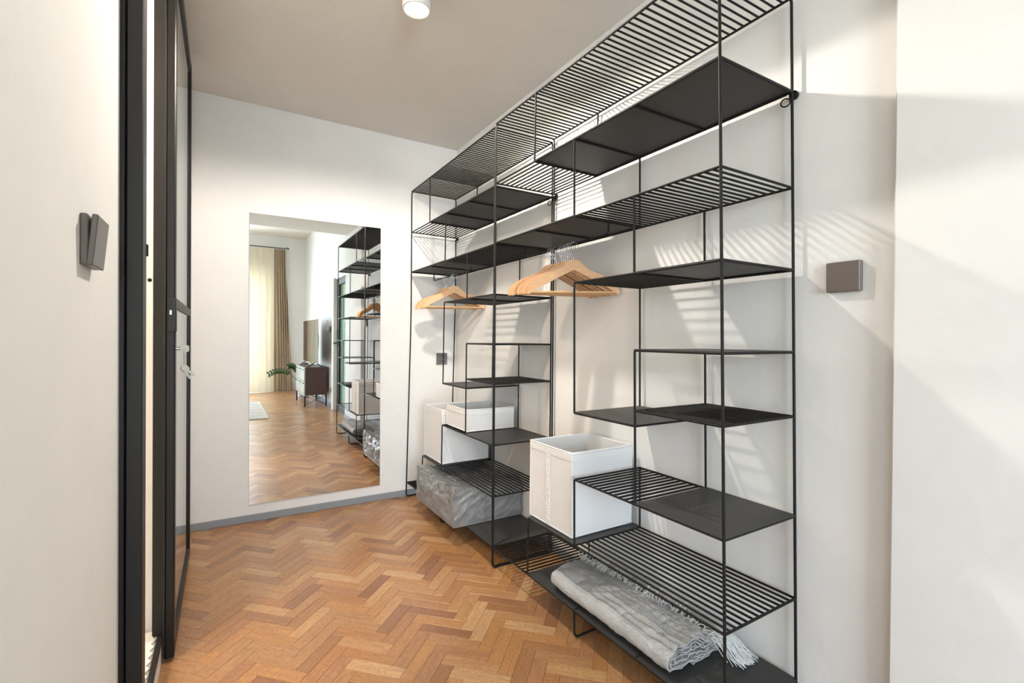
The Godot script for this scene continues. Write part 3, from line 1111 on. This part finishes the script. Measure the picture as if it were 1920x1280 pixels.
func boxes() -> void:
	open_box(Vector3(1.176, 0.362, 1.482), Vector3(1.500, 0.698, 1.782), "tall white fabric box with a ribbed front strap on the near shelf unit", true)
	open_box(Vector3(1.168, 0.360, 2.768), Vector3(1.495, 0.700, 3.070), "tall white fabric box at the back on the far shelf unit, above the grey bag")
	open_box(Vector3(1.176, 0.618, 2.430), Vector3(1.485, 0.744, 2.722), "low white fabric box on the far shelf unit, one shelf above the tall box")
	# grey storage bag
	var lo := Vector3(1.080, 0.111, 2.388)
	var hi := Vector3(1.500, 0.330, 2.952)
	var at := W((lo.x + hi.x) * 0.5, lo.y, (lo.z + hi.z) * 0.5)
	var t := thing("storage_bag", at, "crumpled grey fabric storage bag on the lowest shelf of the far unit", "storage bag")
	var s := hi - lo
	var hx := s.x * 0.5
	var hz := s.z * 0.5
	var mv := func(p: Vector3) -> Vector3:
		var q := p
		var u := p.x / hx
		var w := p.z / hz
		var top := clampf((p.y / s.y - 0.55) / 0.45, 0.0, 1.0)
		# the lid sags between its corners, the walls slump and crease
		var sag := (1.0 - u * u * 0.75) * (1.0 - w * w * 0.75)
		q.y -= top * (0.042 * sag + 0.014 * (1.0 - absf(w)) + 0.030 * absf(noise.get_noise_3d(p.x * 9.0, p.z * 5.0, 2.0)))
		q.x -= -0.016 * (1.0 - w * w) * top * (1.0 if u < 0.0 else 0.0)
		var c := noise.get_noise_3d(p.x * 6.0 + p.y * 9.0, p.y * 3.0, p.z * 6.0)
		var ridge := 1.0 - absf(c) * 2.0
		var e := wave(p + Vector3(3, 1, 2), 6.0)
		var fade := clampf(p.y / 0.03, 0.0, 1.0)
		var c2 := noise.get_noise_3d(p.x * 13.0 - p.y * 16.0 + 9.0, p.y * 5.0, p.z * 11.0)
		var ridge2 := pow(1.0 - minf(absf(c2) * 3.0, 1.0), 2.0)
		q += (e * 0.008 + Vector3(signf(u) * absf(u), 0, signf(w) * absf(w)) * (0.007 * ridge + 0.006 * ridge2)) * fade
		q.y -= top * 0.007 * ridge2
		return q
	var body := soft_box(Vector3(-hx, 0.0, -hz), Vector3(hx, s.y, hz), 0.012, mv)
	obj("bag_body", body, M.grey_cloth, t)
	for q in [[[-1, 0], [1, 0]], [[-1, 1], [1, 1]]]:
		for sg in [-1.0, 1.0]:
			for along in 2:
				var pp := PackedVector3Array()
				for j in 26:
					var f: float = lerpf(-1.0, 1.0, j / 25.0)
					var y: float = 0.0 if q[0][1] == 0 else s.y
					pp.append(mv.call(Vector3(f * hx, y, sg * hz)) if along == 0 else mv.call(Vector3(sg * hx, y, f * hz)))
				for j in pp.size():
					pp[j].y += 0.0022 if q[0][1] == 0 else 0.0
				var b := MB.new()
				b.tube(pp, 0.0022, 6)
				obj("piping", b, M.grey_cloth, t)
	for k in [[-1, -1], [1, -1], [1, 1], [-1, 1]]:
		var pp := PackedVector3Array()
		for j in 12:
			pp.append(mv.call(Vector3(k[0] * hx, lerpf(0.002, s.y, j / 11.0), k[1] * hz)))
		var b := MB.new()
		b.tube(pp, 0.0022, 6)
		obj("piping", b, M.grey_cloth, t)
	# stitched seams down the walls and along the lid
	for q in [[-1.0, 0.12, true], [1.0, -0.1, false]]:
		var pp := PackedVector3Array()
		for j in 16:
			var y := lerpf(0.004, s.y - 0.004, j / 15.0)
			var p := Vector3(-hx, y, q[1] * hz) if q[2] else Vector3(q[1] * hx, y, hz)
			pp.append(mv.call(p) + (Vector3(-0.0005, 0, 0) if q[2] else Vector3(0, 0, 0.0005)))
		var b := MB.new()
		b.tube(pp, 0.0013, 5)
		obj("seam", b, M.grey_cloth, t)
	var hp := PackedVector3Array()
	for j in 26:
		hp.append(mv.call(Vector3(lerpf(-hx, hx, j / 25.0), s.y * 0.83, hz)) + Vector3(0, 0, 0.0006))
	var hb := MB.new()
	hb.tube(hp, 0.0014, 5)
	obj("seam", hb, M.grey_cloth, t)

# ---------------------------------------------------------------- hangers
func make_hanger(label: String, group: String) -> Node3D:
	# hangs from its origin: the middle of the rail
	var t := thing("clothes_hanger", Vector3.ZERO, label, "clothes hanger", group)
	var y0 := -0.074
	var right := [[0.0, 0.0], [0.016, -0.0006], [0.026, -0.004], [0.034, -0.012], [0.043, -0.023], [0.056, -0.034], [0.078, -0.046], [0.105, -0.057], [0.135, -0.069], [0.162, -0.083], [0.184, -0.099], [0.199, -0.117], [0.206, -0.136], [0.206, -0.149], [0.201, -0.153], [0.194, -0.150], [0.182, -0.140], [0.150, -0.121], [0.110, -0.100], [0.070, -0.079], [0.035, -0.061], [0.012, -0.049]]
	var poly := PackedVector2Array()
	for q in right:
		poly.append(Vector2(q[0], y0 + q[1]))
	poly.append(Vector2(0, y0 - 0.045))
	for k in range(right.size() - 1, 0, -1):
		poly.append(Vector2(-right[k][0], y0 + right[k][1]))
	var wd := MB.new()
	wd.extrude(poly, 0.0088, Transform3D.IDENTITY, 0.0)
	obj("hanger_body", wd, M.hanger[0], t)
	var bar := MB.new()
	bar.tube(PackedVector3Array([Vector3(-0.197, y0 - 0.142, 0), Vector3(0.197, y0 - 0.142, 0)]), 0.0052, 8)
	obj("trouser_bar", bar, M.hanger[2], t)
	var pts := PackedVector3Array([Vector3(0, y0 - 0.012, 0), Vector3(0, y0 + 0.018, 0), Vector3(-0.004, y0 + 0.026, 0), Vector3(-0.012, -0.036, 0), Vector3(-0.0175, -0.024, 0)])
	for k in 13:
		var a := lerpf(PI, -0.45, k / 12.0)
		pts.append(Vector3(0.0185 * cos(a), -0.0128 + 0.0185 * sin(a), 0))
	var hk := MB.new()
	hk.tube(rounded(pts, 0.01, 3), 0.0017, 7)
	obj("hook", hk, M.chrome, t)
	return t

func hangers() -> void:
	var ord := ["first", "second", "third", "fourth", "fifth", "sixth", "seventh", "eighth", "ninth", "tenth", "eleventh"]
	var rows := [
		[[1.683, 1.698, 1.712, 1.726, 1.740, 1.754, 1.768, 1.812, 1.826, 1.840, 1.854], 28.0, 21.0, "near"],
		[[2.962, 2.976, 2.990, 3.078, 3.100, 3.114, 3.128], 23.0, 20.5, "far"]]
	var proto: Node3D = null
	var n := 0
	for row in rows:
		var ds: Array = row[0]
		for k in ds.size():
			var label: String = "%s pale wooden clothes hanger from the front on the rail of the %s shelf unit" % [ord[k], row[3]]
			var group: String = "wooden clothes hangers on the %s rail" % row[3]
			var t: Node3D
			if proto == null:
				t = make_hanger(label, group)
				proto = t
			else:
				t = proto.duplicate()
				t.name = numbered("clothes_hanger")
				add_child(t, true)
				tag(t, label, "clothes hanger", group)
			t.position = W(1.334, 1.576, ds[k])
			var a: float = lerpf(row[1], row[2], float(k) / (ds.size() - 1)) + rng.randf_range(-0.6, 0.6)
			t.rotation = Vector3(0, deg_to_rad(-a), rng.randf_range(-0.012, 0.012))
			t.get_node("hanger_body").material_override = M.hanger[n % 3]
			n += 1

# ---------------------------------------------------------------- folded throw
func throw() -> void:
	var at := W(1.29, 0.1125, 1.30)
	var t := thing("folded_throw", at, "folded light grey cotton throw with fringe on the lowest shelf of the near unit", "throw")
	var turns := 4.0
	var n := 260
	var cols := 130
	var ins := PackedVector3Array()
	var outs := PackedVector3Array()
	var r_out := 0.0415
	for j in cols:
		var f := float(j) / (cols - 1)
		for k in n:
			var th := (float(k) / (n - 1)) * turns * TAU
			var ph := -th - PI * 0.5
			var rr := 0.004 + (r_out - 0.004) * (float(k) / (n - 1))
			var pair := [rr - 0.0021, rr + 0.0021]
			for side in 2:
				var r: float = pair[side]
				var c := cos(ph)
				var x := -0.004 + 0.083 * clampf(c * 1.5, -1.0, 1.0) + r * c * 1.05
				var y := 0.0425 + r * sin(ph)
				# near end and far end are uneven, layer by layer
				var lay := floorf((th + PI * 0.25) / PI)
				var near := -0.305 - 0.018 * noise.get_noise_2d(lay * 13.7, 3.0) - 0.010 * noise.get_noise_2d(x * 20.0, lay * 5.0)
				var far := 0.300 + 0.33 * (x + 0.122) + 0.014 * noise.get_noise_2d(lay * 9.1, 40.0)
				var d := lerpf(near, far, f)
				# soft undulation, stronger at the open near end
				var loose := pow(1.0 - f, 3.0)
				var wv := noise.get_noise_2d(x * 16.0, d * 5.0)
				y += (0.006 + 0.012 * loose) * wv * clampf(y / 0.05, 0.0, 1.0)
				y *= 1.0 - 0.16 * smoothstep(0.5, 1.0, f) * clampf((x + 0.08) / 0.16, 0.0, 1.0) - 0.22 * clampf((x - 0.01) / 0.10, 0.0, 1.0)
				var skin := 1.0 if side == 1 else 0.6
				var cr := noise.get_noise_3d(x * 34.0, y * 34.0, d * 17.0)
				var fold := pow(1.0 - minf(absf(noise.get_noise_2d(x * 9.0 + d * 2.0, d * 4.5)) * 4.0, 1.0), 2.0)
				y += skin * (0.0035 * cr - 0.0045 * fold * clampf(y / 0.05, 0.0, 1.0) + 0.0016 * noise.get_noise_3d(x * 110.0, y * 110.0, d * 60.0))
				x += skin * 0.0030 * noise.get_noise_3d(x * 40.0 + 7.0, y * 40.0, d * 26.0)
				var p := Vector3(x, maxf(y, 0.0006), -d)
				if side == 0:
					ins.append(p)
				else:
					outs.append(p)
	var b := MB.new()
	b.sheet(outs, n, cols, -1.0)
	b.sheet(ins, n, cols, 1.0)
	# cut ends join the two skins
	for j in [0, cols - 1]:
		for k in n - 1:
			var p: Vector3 = outs[j * n + k]
			b.quad(p, outs[j * n + k + 1], ins[j * n + k + 1], ins[j * n + k], Vector3(0, 0, 1.0 if j == 0 else -1.0))
	for j in cols - 1:
		var k := n - 1
		b.quad(outs[j * n + k], outs[(j + 1) * n + k], ins[(j + 1) * n + k], ins[j * n + k], Vector3(1, 0, 0))
	obj("throw_body", b, M.wool, t)
	# fringe: loose along the rear edge, gathered in a hank at the near end
	var fr := MB.new()
	for k in 330:
		var d := rng.randf_range(-0.30, 0.375)
		var x := 0.085 + rng.randf_range(-0.006, 0.02)
		var y := rng.randf_range(0.035, 0.058)
		var p := Vector3(x, y, -d)
		var pts := PackedVector3Array([p])
		var dir := Vector3(rng.randf_range(0.2, 1.0), rng.randf_range(0.0, 0.9), rng.randf_range(-0.6, 0.6)).normalized()
		for q in 5:
			p += dir * 0.013
			dir = (dir + Vector3(rng.randf_range(-0.5, 0.5), rng.randf_range(-0.75, 0.15), rng.randf_range(-0.6, 0.6))).normalized()
			p.y = maxf(p.y, 0.002)
			p.x = minf(p.x, 0.205)
			pts.append(p)
		fr.tube(pts, 0.0013, 5, false, 0.0008)
	for k in 150:
		var a := rng.randf()
		var p := Vector3(0.085 + 0.07 * a + rng.randf_range(-0.01, 0.01), rng.randf_range(0.030, 0.062), 0.285 + rng.randf_range(-0.025, 0.02))
		var e := Vector3(0.110 + 0.075 * a + rng.randf_range(-0.02, 0.02), rng.randf_range(0.001, 0.012), 0.375 + rng.randf_range(-0.025, 0.03))
		var pts := PackedVector3Array([p])
		for q in range(1, 6):
			var f := q / 5.0
			var m := p.lerp(e, f)
			m.y += sin(PI * minf(f * 1.15, 1.0)) * 0.022
			m += Vector3(rng.randf_range(-0.006, 0.006), 0, rng.randf_range(-0.006, 0.006))
			m.y = maxf(m.y, 0.0015)
			pts.append(m)
		fr.tube(pts, 0.0014, 5, false, 0.0010)
	var fo := obj("fringe", fr, M.fringe, t)
	fo.set_meta("kind", "stuff")

# ---------------------------------------------------------------- the living room seen in the mirror
func living_room() -> void:
	# curtain with pleats; the paler panel carries window glow in its colour
	var t := thing("curtain", W(0.1, 2.99, -4.36), "beige linen curtain hanging from the rod over the living room window", "curtain")
	for q in [[0.20, 0.80, "lit_linen_panel", 120, 0.0], [0.76, 1.02, "drape", 110, 1.0]]:
		var nu: int = q[3]
		var nv := 26
		var pts := PackedVector3Array()
		for j in nv:
			var f := float(j) / (nv - 1)
			var y := -2.985 * f
			for k in nu:
				var u := float(k) / (nu - 1)
				var left: float = q[0] + q[4] * 0.02 * f
				var right: float = q[1] + q[4] * 0.16 * pow(f, 1.3)
				var x := lerpf(left, right, u)
				var ph: float = x * 46.0 + q[4] * u * 26.0 + 5.0 * noise.get_noise_2d(x * 1.8, 4.0)
				var amp: float = lerpf(0.010, 0.036, q[4]) * (0.75 + 0.5 * noise.get_noise_2d(x * 2.0, f * 1.2))
				var z: float = amp * sin(ph + 0.9 * noise.get_noise_2d(x * 2.5, f * 2.0 + 8.0)) - q[4] * 0.05
				pts.append(Vector3(x, y, -z + 0.05 * pow(f, 6.0) * q[4] * (1.0 + noise.get_noise_2d(x * 6.0, 2.0))))
		var c := MB.new()
		c.sheet(pts, nu, nv, -1.0, Vector2(4, 6))
		obj(q[2], c, M.lit_linen if q[4] < 0.5 else M.linen, t)
	var rod := thing("curtain_rod", W(0.1, 3.005, -4.36), "thin dark curtain rod above the beige curtain", "curtain rod")
	var rb := MB.new()
	rb.tube(PackedVector3Array([Vector3(-1.3, 0, 0), Vector3(1.06, 0, 0)]), 0.009, 10)
	obj("rod", rb, M.frame_dark, rod)
	for x in [-1.3, 1.06]:
		var fin := MB.new()
		fin.lathe(PackedVector2Array([Vector2(0.0, 0.02), Vector2(0.014, 0.016), Vector2(0.016, 0.0), Vector2(0.009, -0.01)]), Vector3(x, 0, 0), Basis(Vector3(0, 0, 1), -PI / 2 if x > 0 else PI / 2), 12)
		obj("finial", fin, M.frame_dark, rod)
		var br := MB.new()
		br.tube(PackedVector3Array([Vector3(x * 0.96, 0, 0), Vector3(x * 0.96, 0, -0.188)]), 0.007, 8)
		obj("rod_bracket", br, M.frame_dark, rod)
	cabinet()
	plant()
	# rug
	var rg := thing("rug", W(-0.35, 0.0005, -1.75), "pale beige rug with a ribbed edge on the living room floor", "rug")
	var poly := PackedVector2Array()
	for q in [[-0.9, -1.0], [0.9, -1.0], [0.9, 1.0], [-0.9, 1.0]]:
		for k in 5:
			var a: float = atan2(q[1], q[0])
			var base := Vector2(q[0] - 0.05 * signf(q[0]), q[1] - 0.05 * signf(q[1]))
			var st: float = {"-1-1": PI, "1-1": PI * 1.5, "11": 0.0, "-11": PI * 0.5}["%d%d" % [int(signf(q[0])), int(signf(q[1]))]]
			poly.append(base + Vector2.from_angle(st + k * PI / 8.0) * 0.05 + Vector2.from_angle(a) * 0.0)
	var rm := MB.new()
	rm.extrude(poly, 0.012, Transform3D(Basis(Vector3(1, 0, 0), PI / 2), Vector3(0, 0.0062, 0)))
	obj("rug_pile", rm, M.rug, rg)
	for k in 9:
		var st := MB.new()
		st.tube(PackedVector3Array([Vector3(-0.86, 0.0125, -0.95 + 0.237 * k), Vector3(0.86, 0.0125, -0.95 + 0.237 * k)]), 0.004, 6)
		obj("rug_rib", st, M.rug, rg)
	# door to the outside in the right wall
	var d := Node3D.new()
	d.name = "door_2"
	d.set_meta("kind", "structure")
	add_child(d)
	var cs := MB.new()
	cs.span(W(1.478, 0, -1.30), W(1.531, 2.085, -1.16), 0.004)
	obj("door_casing", cs, M.white, d)
	var ch := MB.new()
	ch.span(W(1.512, 2.06, -1.16), W(1.531, 2.085, -0.36), 0.003)
	obj("door_casing", ch, M.white, d)
	for q in [[-1.16, -1.03, 0.0, 2.06], [-0.45, -0.36, 0.0, 2.06]]:
		var s := MB.new()
		s.span(W(1.535, q[2], q[0]), W(1.60, q[3], q[1]), 0.004)
		obj("stile", s, M.frame_dark, d)
	for q in [[1.97, 2.06], [0.0, 0.10]]:
		var s := MB.new()
		s.span(W(1.537, q[0], -1.03), W(1.598, q[1], -0.45), 0.004)
		obj("rail", s, M.frame_dark, d)
	var gl := MB.new()
	gl.span(W(1.562, 0.10, -1.03), W(1.568, 1.97, -0.45))
	obj("pane", gl, M.green_glass, d)
	var hp := MB.new()
	hp.span(W(1.522, 1.00, -1.12), W(1.536, 1.27, -1.075), 0.003)
	obj("handle_plate", hp, M.frame_dark, d)
	var hd := MB.new()
	hd.tube(rounded(PackedVector3Array([W(1.53, 1.06, -1.10), W(1.485, 1.06, -1.10), W(1.485, 1.06, -1.20)]), 0.012, 4), 0.009, 8)
	obj("door_handle", hd, M.frame_dark, d)
	wall_switch(W(XR, 1.285, -1.60), Vector3(-1, 0, 0), 0.0, "small dark switch on the living room wall beside the outer door", 0.085)
	var ol := thing("power_outlet", W(XR, 0.272, -1.56), "dark power outlet low on the living room wall beside the cabinet", "power outlet")
	ol.basis = Basis.looking_at(Vector3(1, 0, 0), Vector3.UP)
	var p := MB.new()
	p.box(Vector3(0, 0, 0.005), Vector3(0.082, 0.082, 0.010), 0.002)
	obj("outlet_plate", p, M.outlet, ol)
	var so := MB.new()
	so.lathe(PackedVector2Array([Vector2(0.025, 0.0), Vector2(0.024, 0.002), Vector2(0.020, -0.003), Vector2(0.0, -0.004)]), Vector3(0, 0, 0.0102), Basis(Vector3(1, 0, 0), PI / 2), 20)
	obj("socket", so, M.hole, ol)
	var th := thing("thermostat", W(XR, 1.35, -1.92), "narrow white thermostat on the living room wall near the television", "thermostat")
	th.basis = Basis.looking_at(Vector3(1, 0, 0), Vector3.UP)
	var tb := MB.new()
	tb.box(Vector3(0, 0, 0.012), Vector3(0.075, 0.19, 0.024), 0.004)
	obj("thermostat_body", tb, M.white, th)
	var tf := MB.new()
	tf.box(Vector3(0, 0.04, 0.0245), Vector3(0.05, 0.05, 0.003), 0.001)
	obj("dial_plate", tf, M.lamp_body, th)

func cabinet() -> void:
	var x0 := 1.135
	var x1 := 1.49
	var a := -1.73
	var b := -2.75
	var t := thing("media_cabinet", W((x0 + x1) * 0.5, 0, (a + b) * 0.5), "dark brown media cabinet with pale drawer fronts on thin black legs", "cabinet")
	var o: Vector3 = t.position
	var bd := MB.new()
	bd.span(W(x0 + 0.018, 0.19, a) - o, W(x1, 0.65, b) - o, 0.003)
	obj("cabinet_body", bd, M.cabinet, t)
	for row in 2:
		for k in 2:
			var f := MB.new()
			var y0 := 0.20 + row * 0.225
			var d0 := lerpf(a, b, k * 0.5) - 0.004
			var d1 := lerpf(a, b, (k + 1) * 0.5) + 0.004
			f.span(W(x0, y0, d0) - o, W(x0 + 0.018, y0 + 0.217, d1) - o, 0.002)
			var fo := obj("drawer", f, M.cabinet_front, t)
			for e in [0.22, 0.78]:
				var hn := MB.new()
				hn.box(W(x0 - 0.006, y0 + 0.185, lerpf(d0, d1, e)) - o, Vector3(0.014, 0.016, 0.07), 0.003)
				obj("drawer_pull", hn, M.frame_dark, fo)
	for q in [[x0 + 0.012, a - 0.012], [x1 - 0.012, a - 0.012], [x0 + 0.012, b + 0.012], [x1 - 0.012, b + 0.012]]:
		var l := MB.new()
		l.span(W(q[0] - 0.011, 0, q[1] - 0.011) - o, W(q[0] + 0.011, 0.19, q[1] + 0.011) - o, 0.002)
		obj("leg", l, M.frame_dark, t)
	for d in [a - 0.012, b + 0.012]:
		for sg in [0, 1]:
			var br := MB.new()
			br.tube(PackedVector3Array([W(x0 + 0.012, 0.03 if sg == 0 else 0.18, d) - o, W(x1 - 0.012, 0.18 if sg == 0 else 0.03, d) - o]), 0.004, 6)
			obj("brace", br, M.frame_dark, t)
	var st := MB.new()
	st.span(W(x0, 0.180, a) - o, W(x0 + 0.02, 0.192, b) - o, 0.002)
	obj("base_rail", st, M.steel, t)
	# television on two splayed feet
	var p0 := Vector2(1.262, -2.80)
	var p1 := Vector2(1.291, -1.50)
	var mid := (p0 + p1) * 0.5
	var tv := thing("television", W(mid.x, 0.65, mid.y), "flat black television standing on the media cabinet", "television")
	var dir := W(p1.x, 0, p1.y) - W(p0.x, 0, p0.y)
	var len := dir.length()
	var zz := dir.normalized().cross(Vector3.UP)
	if zz.x > 0.0:
		zz = -zz
	# local x along the screen, local z out of the screen
	tv.basis = Basis(Vector3.UP.cross(zz), Vector3.UP, zz)
	var bz := MB.new()
	bz.box(Vector3(0, 0.432, -0.012), Vector3(len, 0.73, 0.022), 0.004)
	obj("bezel", bz, M.steel, tv)
	var sc := MB.new()
	sc.box(Vector3(0, 0.432, -0.0005), Vector3(len - 0.014, 0.716, 0.003), 0.001)
	obj("screen", sc, M.screen, tv)
	var bk := MB.new()
	var prof := PackedVector3Array()
	for j in 9:
		for k in 9:
			var u := lerpf(-1, 1, k / 8.0)
			var v := lerpf(-1, 1, j / 8.0)
			prof.append(Vector3(u * (len * 0.5 - 0.004), 0.435 + v * 0.35, -0.023 - 0.045 * (1.0 - v * v) * (1.0 - pow(u, 6.0))))
	bk.sheet(prof, 9, 9, -1.0)
	obj("back_cover", bk, M.frame_dark, tv)
	for k in [-1.0, 1.0]:
		var ft := MB.new()
		ft.tube(PackedVector3Array([Vector3((k * len * 0.30 - 0.05), 0.008, 0.10), Vector3((k * len * 0.30 - 0.05), 0.085, -0.012), Vector3((k * len * 0.30 - 0.05), 0.008, -0.12)]), 0.008, 6)
		obj("foot", ft, M.frame_dark, tv)

func plant() -> void:
	var t := thing("potted_plant", W(1.30, 0, -3.08), "green leafy houseplant in a pot behind the media cabinet", "houseplant")
	var po := MB.new()
	po.lathe(PackedVector2Array([Vector2(0, 0), Vector2(0.095, 0), Vector2(0.115, 0.21), Vector2(0.105, 0.21), Vector2(0.10, 0.18), Vector2(0, 0.18)]), Vector3.ZERO, Basis(), 24)
	obj("pot", po, M.pot, t)
	var stems := [[Vector3(-0.57, 0.47, 0.02), 0.42], [Vector3(-0.24, 0.60, 0.04), 0.16], [Vector3(0.02, 0.62, -0.1), 0.2], [Vector3(0.16, 0.50, 0.05), 0.2]]
	for s in stems:
		var e: Vector3 = s[0]
		var pts := PackedVector3Array()
		var p0 := Vector3(signf(e.x) * 0.03, 0.17, 0)
		var ctl := Vector3(e.x * 0.45, e.y + s[1] * 0.45, e.z * 0.5)
		for k in 15:
			var f := k / 14.0
			pts.append(p0.lerp(ctl, f).lerp(ctl.lerp(e, f), f))
		var st := MB.new()
		st.tube(pts, 0.007, 6, false, 0.003)
		obj("stem", st, M.stem, t)
		for k in range(6, 15):
			for sg: float in [-1.0, 1.0]:
				var p := pts[k]
				var tan := (pts[mini(k + 1, 14)] - pts[k - 1]).normalized()
				var side := tan.cross(Vector3(0, 0, 1)).normalized()
				var out := (side * sg * 0.75 + tan * 0.55 + Vector3(0, 0.12, 0.35 * sg)).normalized()
				var wd := out.cross(Vector3(0.2, 0.3, 0.9)).normalized()
				var lf := MB.new()
				var lp := PackedVector3Array()
				var ln := 0.082 - 0.002 * absf(k - 9)
				for j in 7:
					var f := j / 6.0
					var hw := 0.019 * sin(PI * pow(f, 0.8)) + 0.0006
					var mid: Vector3 = p + out * ln * f + Vector3(0, -0.012 * f * f, 0)
					for q: float in [-1.0, 0.0, 1.0]:
						lp.append(mid + wd * hw * q + out.cross(wd) * (0.004 * absf(q)))
				lf.sheet(lp, 3, 7, 1.0)
				obj("leaf", lf, M.leaf, t)
